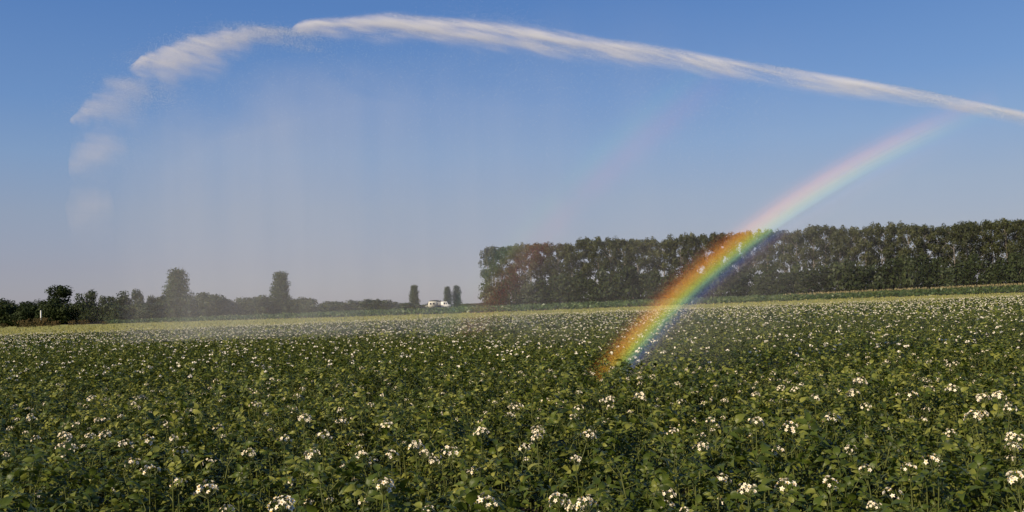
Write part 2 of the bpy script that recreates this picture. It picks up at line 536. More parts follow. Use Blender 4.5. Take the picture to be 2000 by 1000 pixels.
# shrubs at the foot of the wood
px = 958.0
i = 0
while px < 2170:
    Y = np.interp(px, [940, 2000], [293, 261]) + random.uniform(-2, 2)
    base = 600 - (px - 940) * 0.0377
    top = base - random.uniform(46, 74)
    tree_px('shrub', DBUSH[i % 3] if i % 3 else BUSH[i % 5], px, top, random.uniform(44, 62), Y, 5.0, 5.6,
            f'{ordinal(i)} dark shrub from the left at the foot of the tall poplars', 'shrub', 'shrubs under the poplars')
    px += random.uniform(22, 30); i += 1

# single trees and columnar poplars on the left
LEFT = [
    ('columnar_poplar', LOMB[0], 347, 520, 56, 245, 15.0, 5.3, 'tallest and broadest columnar poplar, rising over the hedge on the left'),
    ('columnar_poplar', LOMB[1], 549, 526, 42, 265, 15.0, 5.0, 'dark columnar poplar standing alone midway along the hedge'),
    ('columnar_poplar', LOMB[1], 810, 554, 21, 300, 15.0, 5.0, 'slim columnar poplar to the left of the parked white vehicles'),
    ('columnar_poplar', LOMB[2], 875, 557, 18, 318, 15.0, 4.6, 'left one of the pair of slim columnar poplars beside the vehicles'),
    ('columnar_poplar', LOMB[2], 893, 555, 19, 322, 15.0, 4.6, 'right one of the pair of slim columnar poplars beside the vehicles'),
    ('round_tree', DRND[0], 114, 557, 62, 245, 10.0, 6.9, 'dark round tree with the broadest crown, left of the tall hedge'),
    ('round_tree', RND[0], 169, 555, 40, 265, 10.0, 6.9, 'round bushy tree just right of the broad dark tree'),
    ('round_tree', RND[1], 232, 566, 47, 300, 10.0, 6.9, 'wide low-domed hazy tree between the round trees and columnar poplar'),
    ('round_tree', RND[2], 271, 563, 31, 300, 10.0, 6.9, 'narrow round hazy tree second to the left of the columnar poplar'),
    ('round_tree', RND[0], 296, 568, 27, 305, 10.0, 6.9, 'small hazy tree close to the left of the columnar poplar'),
    ('round_tree', RND[1], 318, 566, 32, 305, 10.0, 6.9, 'small hazy tree touching the left side of the tallest columnar poplar'),
    ('round_tree', DRND[1], 14, 579, 52, 250, 10.0, 6.9, 'low dark tree at the left edge of the picture'),
    ('round_tree', DRND[0], 55, 588, 40, 255, 10.0, 6.9, 'small dark tree second from the left edge'),
    ('round_tree', DRND[1], 78, 581, 34, 262, 10.0, 6.9, 'dark tree tucked against the left side of the broad dark tree'),
    ('round_tree', RND[2], 205, 576, 26, 290, 10.0, 6.9, 'small tree in the dip between two rounder trees'),
    ('round_tree', RND[0], 735, 579, 17, 310, 10.0, 6.9, 'tiny tree poking up from the hedge left of the slim poplar'),
    ('round_tree', DRND[0], 850, 586, 34, 336, 10.0, 6.9, 'low domed dark tree right behind the parked vehicles'),
]
for nm, var, px, top, wpx, Y, h0, w0, lab in LEFT:
    tree_px(nm, var, px, top, wpx, Y, h0, w0, lab, 'tree', 'columnar poplars' if 'columnar' in nm else 'round trees on the left')

# hedge bushes
HTOP = [(0, 594), (60, 594), (110, 592), (160, 592), (220, 594), (300, 592), (370, 576), (390, 569), (420, 575), (445, 583), (480, 580), (510, 578), (535, 584), (570, 584),
        (598, 581), (625, 590), (645, 586), (665, 589), (690, 587), (720, 585), (745, 586), (780, 588), (800, 592), (825, 596), (935, 592)]
hx = [t[0] for t in HTOP]; hy = [t[1] for t in HTOP]
px, i = -6.0, 0
while px < 945:
    if 826 < px < 898:
        px = 899.0
    dark = px < 200
    Y = (235 if px < 380 else 262 if px < 620 else 285) + random.uniform(-4, 4)
    if px > 895: Y = 345
    tree_px('hedge_bush', (DBUSH[i % 3] if dark else BUSH[i % 5]), px, np.interp(px, hx, hy) + random.uniform(-3, 2), random.uniform(38, 54), Y, 5.0, 5.6,
            f'{ordinal(i)} bush from the left end of the low hedge behind the fields', 'bush', 'bushes of the far hedge')
    px += random.uniform(13, 18); i += 1

# rust-brown dry weeds at the end of the pale strip, and a white marker post
wm = []
for i in range(3):
    rng = np.random.default_rng(40 + i)
    mb = MB()
    V, Fq = cards(np.stack([rng.normal(0, .5, 160), rng.normal(0, .5, 160), rng.uniform(.05, 1.3, 160)], 1), rng.uniform(.2, .45, 160), 1.1, rng, .4)
    V[:, 2] = np.maximum(V[:, 2], 0)
    wm.append(mesh_np('foliage', V, Fq, [M_RUST]))
WPX = [4, 44, 52, 63, 77, 85, 98, 108, 142, 163, 205]
for i, px in enumerate(WPX):
    Y = (random.uniform(178, 196) if px not in (77, 85) else 200)
    o = link('dry_weed', None, loc=(ground_x(px, Y), Y, 0), label=f'{ordinal(i)} rust-brown dry weed clump from the left end of the pale strip', category='weed', group='dry weeds on the left')
    s = random.uniform(.55, 1.3) if px not in (77, 85) else 1.45; o.scale = (s * 1.2, s * 1.2, s)
    link('foliage', wm[i % 3], o)
mb = MB(); PH = at(80, 607, 215).z; mb.box((-.11, -.11, 0), (.11, .11, PH), 0, 0.85)
o = link('marker_post', None, loc=(ground_x(80, 215), 215, 0), label='small white marker post among the rust-brown weeds', category='post')
link('post', mb.mesh('post', [M_WHITE]), o)
mb = MB(); mb.box((-.13, -.13, PH), (.13, .13, PH + .12), 0, 0.6)
link('cap', mb.mesh('cap', [M_WHITE]), o)


# ------------------------------------------------------------------ parked vehicles far behind the crop
def prism(mb, prof, y0, y1, mat=0):
    """side outline (x, z) swept from y0 to y1"""
    n = len(prof)
    V = [(x, y0, z) for x, z in prof] + [(x, y1, z) for x, z in prof]
    mb.add(V, [(0, i, i + 1) for i in range(1, n - 1)] + [(n, n + i + 1, n + i) for i in range(1, n - 1)],
           [(i, n + i, n + (i + 1) % n, (i + 1) % n) for i in range(n)], mat)


def part(parent, name, fn, mats, **props):
    mb = MB(); fn(mb)
    return link(name, mb.mesh(name, mats), parent, **props)


def vehicle(name, px, Y, ln, prof, paint, glass, label, rot=0.0):
    o = link(name, None, loc=(ground_x(px, Y), Y, 0), label=label, category='van', group='parked vehicles by the poplars')
    o.rotation_euler = (0, 0, rot)
    part(o, 'body', lambda mb: prism(mb, prof, -1.0, 1.0), [paint])
    for gx0, gx1, gz0, gz1 in glass:
        part(o, 'window', lambda mb: prism(mb, [(gx0, gz0), (gx1, gz0), (gx1, gz1), (gx0, gz1)], -1.015, 1.015), [M_GLASSD])
    for wx in (prof[0][0] + 0.8, prof[1][0] - 0.9):
        for sy in (-1, 1):
            def wheel(mb):
                n = 14
                ring = [(wx + .36 * math.cos(2 * math.pi * q / n), .36 + .36 * math.sin(2 * math.pi * q / n)) for q in range(n)]
                prism(mb, ring, sy * .8, sy * 1.02)
            wo = part(o, 'wheel', wheel, [M_TYRE])
            part(wo, 'rim', lambda mb: prism(mb, [(wx + .2 * math.cos(2 * math.pi * q / 10), .36 + .2 * math.sin(2 * math.pi * q / 10)) for q in range(10)], sy * 1.021 - .01, sy * 1.021 + .01), [M_GREY])
    return o


vehicle('camper_van', 843, 322, 4.6, [(-2.1, .45), (1.9, .45), (1.9, 2.75), (-.9, 2.75), (-1.15, 1.6), (-2.1, 1.35)], M_CREAM,
        [(-.55, 0.15, 1.55, 2.3), (.5, 1.3, 1.6, 2.25)], 'cream camper van with sloping bonnet, leftmost of the parked vehicles')
vehicle('box_trailer', 858, 326, 3.2, [(-1.2, .45), (1.4, .45), (1.4, 2.5), (-1.2, 2.6)], M_GREY,
        [(-.7, -.25, 1.3, 2.2)], 'dull grey box trailer between the two pale vehicles')
vehicle('white_van', 870, 311, 4.0, [(-1.5, .45), (1.9, .45), (1.9, 1.3), (1.0, 1.5), (.55, 2.5), (-1.5, 2.5)], M_WHITE,
        [(-.55, .1, 1.5, 2.2), (.25, .62, 1.5, 2.1)], 'white van below the pair of slim columnar poplars')

# ------------------------------------------------------------------ potato plants
def leaflet(L_, W_, fine=True, rng=RNG):
    """ovate leaflet along +x, folded at the midrib, arched; base at 0"""
    if not fine:
        V = np.array([(0, 0, 0), (.45 * L_, -W_ / 2, .1 * L_), (L_, 0, -.12 * L_), (.45 * L_, W_ / 2, .1 * L_)])
        return V, np.array([[0, 1, 2], [0, 2, 3]])
    ts = [0.2, 0.46, 0.74]; ws = [0.85, 1.0, 0.62]
    V = [(0, 0, 0)]
    droop = rng.uniform(0.15, 0.65); cup = rng.uniform(0.15, 0.6)
    for t, wd in zip(ts, ws):
        z = L_ * (0.16 * math.sin(t * 2.4) - droop * t * t)
        hw = W_ / 2 * wd
        e = rng.uniform(-.12, .12)
        V += [(t * L_ - .05 * L_, -hw, z + cup * hw * (1 + e)), (t * L_, 0, z), (t * L_ - .05 * L_, hw, z + cup * hw * (1 - e))]
    V.append((L_, 0, -droop * L_ + .05 * L_))
    f = [(0, 1, 2), (0, 2, 3)]
    for s in range(2):
        a = 1 + 3 * s; b = a + 3
        f += [(a, b, b + 1), (a, b + 1, a + 1), (a + 1, b + 1, b + 2), (a + 1, b + 2, a + 2)]
    a = 7
    f += [(a, 10, a + 1), (a + 1, 10, a + 2)]
    return np.array(V), np.array(f)


def rotz(V, a):
    c, s = math.cos(a), math.sin(a)
    return np.stack([V[:, 0] * c - V[:, 1] * s, V[:, 0] * s + V[:, 1] * c, V[:, 2]], 1)


def compound_leaf(i, fine=True):
    rng = np.random.default_rng(900 + i)
    mb = MB()
    L_ = rng.uniform(.11, .15)
    droop = rng.uniform(.10, .45)
    zc = lambda t: L_ * (0.25 * t - droop * t * t)
    if fine:
        mb.tube([(0, 0, 0), (L_ * .5, 0, zc(.5)), (L_, 0, zc(1))], [.003, .0022, .0012], 3, 1)
    sets = [(1.0, 0, .058, .031)]
    for t, ln in ((.24, .024), (.45, .038), (.66, .046), (.85, .048)) if fine else ((.4, .046), (.75, .056)):
        for sd in (-1, 1):
            sets.append((t + rng.uniform(-.03, .03), sd, ln * rng.uniform(.85, 1.12), ln * rng.uniform(.44, .58)))
    for t, sd, ln, wd in sets:
        V, f = leaflet(ln, wd, fine, rng)
        # roll and pitch a little, then turn sideways
        a = rng.normal(0, .35); c, s = math.cos(a), math.sin(a)
        V = np.stack([V[:, 0], V[:, 1] * c - V[:, 2] * s, V[:, 1] * s + V[:, 2] * c], 1)
        b = rng.normal(-.05, .25); c, s = math.cos(b), math.sin(b)
        V = np.stack([V[:, 0] * c - V[:, 2] * s, V[:, 1], V[:, 0] * s + V[:, 2] * c], 1)
        V = rotz(V, sd * rng.uniform(.95, 1.3))
        V = V + np.array([t * L_, sd * .004, zc(t)])
        mb.add(V, f, None, 0)
    return mb


LEAF_MB = [compound_leaf(i) for i in range(9)]
LEAF_ME = [mb.mesh('leaf', [M_POT, M_STEM]) for mb in LEAF_MB]
LEAF_LO = [compound_leaf(i, False) for i in range(9)]


def plant_layout(i):
    """stems as polylines, leaves as (variant, 4x4 matrix)"""
    rng = np.random.default_rng(1200 + i)
    stems, leaves = [], []
    ns = rng.integers(8, 10)
    for s in range(ns):
        a = s * 2 * math.pi / ns + rng.uniform(-.4, .4)
        lean = rng.uniform(.06, .30) if s else .03
        h = rng.uniform(.50, .66)
        b = np.array([math.cos(a) * .05, math.sin(a) * .05, 0])
        e = np.array([math.cos(a) * lean, math.sin(a) * lean, h])
        mid = b * .4 + e * .6 + np.array([math.cos(a) * .02, math.sin(a) * .02, .03]); mid[2] = h * .55
        pts = [b, mid, e]
        stems.append(pts)
        nl = rng.integers(9, 12)
        for q in range(nl):
            t = (q + 1) / nl
            p = (1 - t) ** 2 * b + 2 * t * (1 - t) * mid + t * t * e
            la = a + q * 2.4 + rng.uniform(-.4, .4)
            pit = -.15 + .95 * t ** 1.5 + rng.normal(0, .22)
            sc = (1.15 - .5 * max(0, t - .6) / .4 * rng.random()) * rng.uniform(.65, 1.35)
            M = Matrix.Translation(p) @ Matrix.Rotation(la, 4, 'Z') @ Matrix.Rotation(-pit, 4, 'Y') @ Matrix.Rotation(rng.normal(0, .3), 4, 'X') @ Matrix.Scale(sc, 4)
            leaves.append((int(rng.integers(0, 9)), M))
    return stems, leaves


def xf(V, M):
    A = np.array(M)
    return V @ A[:3, :3].T + A[:3, 3]


def bake(mbs, items):
    mb = MB()
    for v, M in items:
        src = mbs[v]
        off = 0
        Vall = xf(np.concatenate(src.V), M)
        mb.add(Vall, None, None)
        base = mb.n - len(Vall)
        for f, mi in zip(src.F3, src.m3): mb.F3.append(f + base); mb.m3.append(mi)
        for f, mi in zip(src.F4, src.m4): mb.F4.append(f + base); mb.m4.append(mi)
    return mb


NV = 9
LAY = [plant_layout(i) for i in range(NV)]
FOL_ME, STEM_ME, LO_MB = [], [], []
for st, lv in LAY:
    FOL_ME.append(bake(LEAF_MB, lv).mesh('foliage', [M_POT, M_STEM]))
    mb = MB()
    for pts in st: mb.tube(pts, [.006, .005, .003], 5)
    STEM_ME.append(mb.mesh('stems', [M_STEM], True))
    up = [l for l in lv if l[1].translation.z > .26]
    LO_MB.append(bake(LEAF_LO, up))


def flower_mb(rng, mb=None, M=None):
    """five-lobed white corolla with a yellow cone"""
    mb2 = MB()
    V = [(0, 0, 0)]
    r = .0125
    for q in range(10):
        a = 2 * math.pi * q / 10
        rr = r * (1.06 if q % 2 == 0 else .58)
        V.append((math.cos(a) * rr, math.sin(a) * rr, (.004 if q % 2 == 0 else .006) + rng.uniform(-.002, .002)))
    mb2.add(V, [(0, 1 + q, 1 + (q + 1) % 10) for q in range(10)], None, 0)
    cone = [(math.cos(2.09 * q) * .004, math.sin(2.09 * q) * .004, .001) for q in range(3)] + [(0, 0, .012)]
    mb2.add(cone, [(0, 1, 3), (1, 2, 3), (2, 0, 3)], None, 1)
    return mb2


FLW = [flower_mb(np.random.default_rng(60 + i)) for i in range(4)]
FLW_ME = [f.mesh('flower', [M_PETAL, M_ANTH]) for f in FLW]


def cluster_layout(i):
    """stalk with pedicels; flower matrices. Origin at the top of the stalk, the head around it"""
    rng = np.random.default_rng(1500 + i)
    mb = MB()
    mb.tube([(0, .01, -.24), (0, 0, -.1), (0, 0, -.035)], [.004, .0035, .003], 4, 0)
    fl = []
    nf = int(rng.integers(6, 17))
    R0 = .026 + .0012 * nf
    for q in range(nf):
        t = (q + .5) / nf
        ph = q * 2.4 + rng.uniform(-.3, .3)
        el_ = math.acos(1 - t * 1.25)
        d = np.array([math.sin(el_) * math.cos(ph), math.sin(el_) * math.sin(ph), math.cos(el_)])
        p = d * R0 * rng.uniform(.7, 1.15) * np.array([1, 1, .8])
        mb.tube([(0, 0, -.035), p * .97], [.0014, .0012], 3, 0)
        z = Vector(d * [1, 1, .6] + [0, 0, .35] + rng.normal(0, .3, 3)).normalized()
        M = Matrix.Translation(p) @ z.to_track_quat('Z', 'X').to_matrix().to_4x4() @ Matrix.Rotation(rng.uniform(0, 1.2), 4, 'Z') @ Matrix.Scale(rng.uniform(.8, 1.15), 4)
        fl.append((int(rng.integers(0, 4)), M))
    for q in range(int(rng.integers(2, 6))):
        a = rng.uniform(0, 6.28); e = np.array([math.cos(a) * .035, math.sin(a) * .035, rng.uniform(-.03, .012)])
        mb.tube([(0, 0, -.035), e, e + [0, 0, .009]], [.0012, .003, .001], 3, 1)
    return mb, fl


CL = [cluster_layout(i) for i in range(8)]
STALK_ME = [c[0].mesh('flower_cluster', [M_STEM, M_BUD]) for c in CL]
CLUSTER_ME = []
for mb, fl in CL:
    b = bake(FLW, fl)
    n0 = len(np.concatenate(mb.V))
    full = MB()
    full.add(np.concatenate(mb.V)); full.F4 = list(mb.F4); full.m4 = [x + 2 for x in mb.m4]
    Vb = np.concatenate(b.V); base = full.n
    full.add(Vb)
    for f, mi in zip(b.F3, b.m3): full.F3.append(f + base); full.m3.append(mi)
    CLUSTER_ME.append(full.mesh('flower_cluster', [M_PETAL, M_ANTH, M_STEM, M_BUD]))


def lie(x, y):
    """gentle unevenness of the canopy height"""
    return 1.0 + .07 * math.sin(x * 1.3 + y * .7) * math.sin(y * .9 - x * .4) + .05 * math.sin(x * .31 + 2) * math.sin(y * .23)


ROW, STEP, TILT = 0.75, 0.34, 0.03
plants = []          # (x, y, row)
row = 0
y0 = 3.25
while y0 + row * ROW < FIELD_END:
    yb = y0 + row * ROW
    half = 0.60 * yb + 4.5
    x = -half + random.uniform(0, STEP)
    while x < half:
        if random.random() > .05: plants.append((x + random.gauss(0, .04), yb + x * TILT + random.gauss(0, .05), row))
        x += STEP * random.uniform(.85, 1.15)
    row += 1
beside = [p for p in plants if abs(p[0]) >= 0.605 * p[1] + .25 and p[1] < FIELD_END]      # grows on past the picture's edges
plants = [p for p in plants if abs(p[0]) < 0.605 * p[1] + .25 and p[1] > 3.1 and p[1] < FIELD_END]
plants.sort(key=lambda p: (p[2], p[0]))
near, cnt = [], 0
for p in plants:
    if len(near) < 300: near.append(p)
rest = plants[len(near):] + beside

# flower heads whose places are read from the photograph
HEADS = [(1143, 988), (1090, 979), (1620, 943), (1535, 950), (1460, 958), (1310, 845), (1050, 843), (1049, 856), (1025, 877), (1690, 918), (1692, 795), (1478, 825),
         (1668, 768), (1680, 747), (1780, 772), (1902, 815), (1972, 800), (1988, 938), (1980, 857), (1745, 968), (1775, 915), (1370, 875), (1543, 835), (1592, 778),
         (940, 845), (765, 890), (750, 950), (878, 885), (812, 873), (842, 802), (860, 812), (755, 832), (632, 853), (668, 825), (595, 820), (575, 801), (497, 793),
         (485, 885), (555, 860), (408, 903), (405, 958), (425, 838), (290, 860), (292, 920), (325, 830), (340, 858), (350, 882), (245, 870), (205, 850), (140, 876),
         (128, 870), (70, 858), (150, 830), (130, 855), (1008, 796), (1067, 785), (1250, 776), (1330, 786), (1130, 768), (945, 985), (550, 990), (1410, 940),
         (1150, 852), (1820, 900), (1920, 780), (1130, 800), (1190, 782), (1860, 760), (1950, 775), (1625, 820), (1520, 880), (705, 890), (610, 890), (180, 780), (60, 820), (260, 905)]
heads = []
for px, py in HEADS:
    hz0 = random.uniform(.69, .78)
    p = at_z(px, py, hz0)
    heads.append([p.x, p.y, hz0, random.uniform(.75, 1.15)])
rr = random.Random(5)
for p in near:
    for _ in range(3):
        if rr.random() < (.42 if p[1] < 6 else .58):
            heads.append([p[0] + rr.gauss(0, .12), p[1] + rr.gauss(0, .12), .63 * lie(p[0], p[1]) + rr.uniform(-.06, .08), rr.choice([.35, .4, .5, .6, .7, .85])])
PA = np.array([(p[0], p[1]) for p in near])
own = {}
for h in heads:
    if h[1] > near[-1][1] + .3: continue
    own.setdefault(int(np.argmin(((PA - np.array(h[:2])) ** 2).sum(1))), []).append(h)

NUM = ['no', 'one', 'two', 'three', 'four', 'five', 'six', 'seven']
rows_seen = {}
for i, (x, y, rw) in enumerate(near):
    k = rows_seen.setdefault(rw, 0); rows_seen[rw] += 1
    v = random.randrange(NV)
    s = lie(x, y) * random.uniform(.84, 1.10)
    hs_own = own.get(i, [])
    nh = len(hs_own)
    o = link('potato_plant', None, loc=(x, y, 0), category='plant', group='potato plants of the nearest rows')
    txt = 'without open flowers' if nh == 0 else f'with {NUM[min(nh, 7)]} white flower head{"s" if nh > 1 else ""}'
    o['label'] = f'potato plant {txt}, {ordinal(k)} from left in {ordinal(rw)} row from the front'
    o.rotation_euler = (0, 0, random.uniform(0, 6.28)); o.scale = (s, s, s)
    Mi = (Matrix.Translation((x, y, 0)) @ o.rotation_euler.to_matrix().to_4x4() @ Matrix.Scale(s, 4)).inverted()
    link('stems', STEM_ME[v], o)
    if y < 4.75:
        for lv, M in LAY[v][1]:
            if M.translation.z > .2: link('leaf', LEAF_ME[lv], o, M=M)
    else:
        link('foliage', FOL_ME[v], o)
    for hx_, hy_, hz_, hsz in hs_own:
        c = random.randrange(8)
        Mh = Mi @ Matrix.Translation((hx_, hy_, hz_)) @ Matrix.Rotation(random.uniform(0, 6.28), 4, 'Z') @ Matrix.Rotation(random.gauss(0, .2), 4, 'X') @ Matrix.Scale(hsz, 4)
        if hy_ < 4.75:
            fc = link('flower_cluster', STALK_ME[c], o, M=Mh)
            for fv, M in CL[c][1]: link('flower', FLW_ME[fv], fc, M=M)
        else:
            link('flower_cluster', CLUSTER_ME[c], o, M=Mh)

# the rest of the field: one mass of plants
mid = [p for p in rest if p[1] < 26]
far = [p for p in rest if p[1] >= 26]
VV, FF, FM, off = [], [], [], 0
for x, y, rw in mid:
    mb = LO_MB[random.randrange(NV)]
    V = np.concatenate(mb.V)
    s = lie(x, y) * random.uniform(.94, 1.08); a = random.uniform(0, 6.28)
    V = rotz(V * s, a) + np.array([x, y, 0])
    f = np.concatenate(mb.F3)
    VV.append(V); FF.append(f + off); FM.append(np.zeros(len(f))); off += len(V)
# distant foliage: leaf faces in the upper canopy
FA = np.array([(p[0], p[1]) for p in far])
n = 24
C = np.repeat(FA, n, 0) + RNG.normal(0, .17, (len(FA) * n, 2))
hh = np.array([lie(x, y) for x, y in FA]).repeat(n)
z = hh * (.66 - .34 * RNG.random(len(C)) ** 1.4 - 1.2 * ((C - np.repeat(FA, n, 0)) ** 2).sum(1))
V, Fq = cards(np.column_stack([C, z]), RNG.uniform(.09, .18, len(C)), .15, aspect=.7)
V[:, 2] = np.maximum(V[:, 2], .02)
F3 = np.concatenate([Fq[:, [0, 1, 2]], Fq[:, [0, 2, 3]]])
VV.append(V); FF.append(F3 + off); FM.append(np.zeros(len(F3))); off += len(V)
# distant flower heads: small many-faced tufts
P = np.array([(p[0], p[1]) for p in rest])
P = np.repeat(P, 2, 0)
patch = .5 + .5 * np.sin(P[:, 0] * .35 + np.sin(P[:, 1] * .3) * 2) * np.sin(P[:, 1] * .5 + 1)
P = P[RNG.random(len(P)) < .34 + .36 * patch] 
P = P + RNG.normal(0, .13, P.shape)
Z = np.array([.69 * lie(x, y) for x, y in P]) + RNG.uniform(-.04, .07, len(P))
sub = 7
d = RNG.normal(size=(len(P) * sub, 3)); d /= np.linalg.norm(d, axis=1)[:, None]; d[:, 2] = np.abs(d[:, 2]) * .8
rad = np.repeat(RNG.uniform(.5, 1.0, len(P)), sub) * .034
C = np.repeat(np.column_stack([P, Z]), sub, 0) + d * rad[:, None]
V, Fq = cards(C, RNG.uniform(.018, .034, len(C)), .2, aspect=1.0)
F3 = np.concatenate([Fq[:, [0, 1, 2]], Fq[:, [0, 2, 3]]])
VV.append(V); FF.append(F3 + off); FM.append(np.ones(len(F3))); off += len(V)
link('potato_crop', mesh_np('potato_crop', np.concatenate(VV), np.concatenate(FF), [M_POT, M_PETAL], np.concatenate(FM)), kind='stuff',
     label='flowering potato field reaching back to the pale strip')

# ------------------------------------------------------------------ the water jet: drops in the air
JR, JL = np.array([7.06, 12.0]), np.array([-14.5, 29.0])       # vertical plane of the jet, seen from above
jn = np.array([-(JL - JR)[1], (JL - JR)[0]]); jn = jn / np.linalg.norm(jn)


def on_jet(px, py, dn=0.0):
    """points of the jet's plane for arrays of view positions, moved dn metres off the plane"""
    px = np.asarray(px, float); py = np.asarray(py, float)
    D = np.stack([(px - 1000) / F, -(py - 500) / F, -np.ones_like(px)], 1) @ MW.T
    t = (JR @ jn) / (D[:, 0] * jn[0] + D[:, 1] * jn[1])
    P = np.array(CAM) + D * t[:, None]
    P[:, :2] += np.asarray(dn)[:, None] * jn if np.ndim(dn) else dn * jn
    return P, t


def filaments(top, thick, nfil, ndrop, spread, drift, bias=1.4, seed=0, lenr=(60, 220), tail=0.0):
    """streaks of drops hanging below the upper edge `top` (view columns and rows), thick(px) deep"""
    rng = np.random.default_rng(seed)
    tx = np.array([t[0] for t in top], float); ty = np.array([t[1] for t in top], float)
    X, Yp = [], []
    for _ in range(nfil):
        x0 = rng.uniform(tx[0], tx[-1])
        u0 = rng.random() ** bias
        ln = rng.uniform(*lenr)
        m = int(ndrop * rng.uniform(.4, 1.6))
        a = rng.random(m) ** .8
        x = x0 + a * ln
        th = np.interp(x, tx, thick)
        y = np.interp(x, tx, ty) + th * u0 + a * ln * drift * u0
        x = x + rng.normal(0, spread * .8, m); y = y + rng.normal(0, spread, m) * (1 + 2 * u0)
        if tail: y = y + rng.exponential(tail, m) * (rng.random(m) < .35)
        k = (x > tx[0]) & (x < tx[-1] + 60)
        y = np.maximum(y, np.interp(x, tx, ty) - rng.exponential(1.3, m))
        X.append(x[k]); Yp.append(y[k])
    return np.concatenate(X), np.concatenate(Yp)


def drops_mesh(name, px, py, dn, rmin, rmax, seed, stretch=1.0):
    """one small four-faced drop at every place"""
    rng = np.random.default_rng(seed)
    P, t = on_jet(px, py, dn)
    n = len(P)
    T = np.array([(1, 1, 1), (1, -1, -1), (-1, 1, -1), (-1, -1, 1)], float) / math.sqrt(3)
    q = rng.normal(size=(n, 4)); q /= np.linalg.norm(q, axis=1)[:, None]
    w_, x_, y_, z_ = q.T
    Rm = np.stack([np.stack([1 - 2 * (y_ ** 2 + z_ ** 2), 2 * (x_ * y_ - z_ * w_), 2 * (x_ * z_ + y_ * w_)], 1),
                   np.stack([2 * (x_ * y_ + z_ * w_), 1 - 2 * (x_ ** 2 + z_ ** 2), 2 * (y_ * z_ - x_ * w_)], 1),
                   np.stack([2 * (x_ * z_ - y_ * w_), 2 * (y_ * z_ + x_ * w_), 1 - 2 * (x_ ** 2 + y_ ** 2)], 1)], 1)
    V = np.einsum('nij,kj->nki', Rm, T) * (rng.uniform(rmin, rmax, n) * np.minimum(1, t / 22))[:, None, None]
    if stretch > 1:      # ligaments of water lie along the flow
        jd = np.append((JL - JR) / np.linalg.norm(JL - JR), .12); jd /= np.linalg.norm(jd)
        V = V + (V @ jd)[..., None] * jd * (stretch - 1)
    V = V + P[:, None, :]
    Fc = (np.arange(n)[:, None, None] * 4 + np.array([(0, 1, 2), (0, 3, 1), (0, 2, 3), (1, 3, 2)])[None]).reshape(-1, 3)
    return mesh_np(name, V.reshape(-1, 3), Fc, [M_DROP])


jet = link('water_jet', None, loc=(7.06, 12, 0), label='long arching white jet of irrigation water across the sky', category='water jet', kind='stuff')


def jet_part(name, px, py, dnr, rmin, rmax, seed, stretch=1.0):
    rng = np.random.default_rng(seed + 50)
    dn = rng.normal(0, dnr, len(px))
    me = drops_mesh(name, px, py, dn, rmin, rmax, seed, stretch)
    o = link(name, me, jet, kind='stuff')
    o.location = -jet.location
    return o


TOP1 = [(575, 43), (640, 36), (700, 33), (760, 28), (820, 32), (880, 37), (930, 40), (1000, 48), (1100, 64), (1200, 79), (1300, 93), (1400, 112), (1500, 128), (1600, 144), (1700, 160),
        (1800, 178), (1900, 199), (2000, 219), (2080, 236), (2250, 274), (2450, 322)]
TH1 = [16, 26, 32, 36, 36, 36, 38, 38, 36, 33, 30, 28, 27, 26, 24, 22, 20, 18, 17, 16, 15]
x1, y1 = filaments(TOP1, TH1, 300, 120, .8, .05, 1.5, 1, (70, 260), 1.5)
jet_part('main_stream', x1, y1, .14, .002, .005, 1, 3.0)
x2, y2 = filaments([(252, 122), (275, 112), (300, 100), (330, 90), (365, 76), (400, 66), (440, 56), (480, 50), (520, 52), (570, 58)],
                   [8, 20, 34, 40, 44, 44, 38, 32, 30, 28], 150, 130, 1.3, .18, 1.7, 2, (30, 110), 6)
jet_part('spent_stream', x2, y2, .35, .003, .006, 2, 1.6)
x3, y3 = filaments([(140, 226), (165, 205), (190, 184), (212, 160), (225, 150), (260, 150), (300, 152)], [10, 28, 44, 60, 62, 56, 40], 95, 110, 3.2, .2, 1.2, 3, (25, 80), 9)
jet_part('falling_clump', x3, y3, .45, .003, .006, 3)
x4, y4 = filaments([(138, 318), (150, 290), (170, 268), (200, 262), (240, 270)], [18, 46, 66, 62, 50], 60, 70, 5.5, .1, 1.0, 4, (20, 60), 10)
jet_part('falling_clump', x4, y4, .6, .002, .005, 4)
rng = np.random.default_rng(77)
# drops raining from the jet
n = 9000
xr = rng.uniform(160, 1500, n); yt = np.interp(xr, [150, 250, 575, 1000, 1500], [240, 130, 60, 90, 150])
yr = yt + rng.exponential(110, n)
k = yr < 590
jet_part('falling_drops', xr[k], yr[k], 1.2, .003, .007, 5)
# fine spume above the middle of the jet
n = 2500
xs_ = rng.normal(985, 60, n); ys_ = np.interp(xs_, tx if False else [t[0] for t in TOP1], [t[1] for t in TOP1]) - rng.exponential(9, n)
jet_part('spume', xs_, ys_, .5, .002, .005, 6)




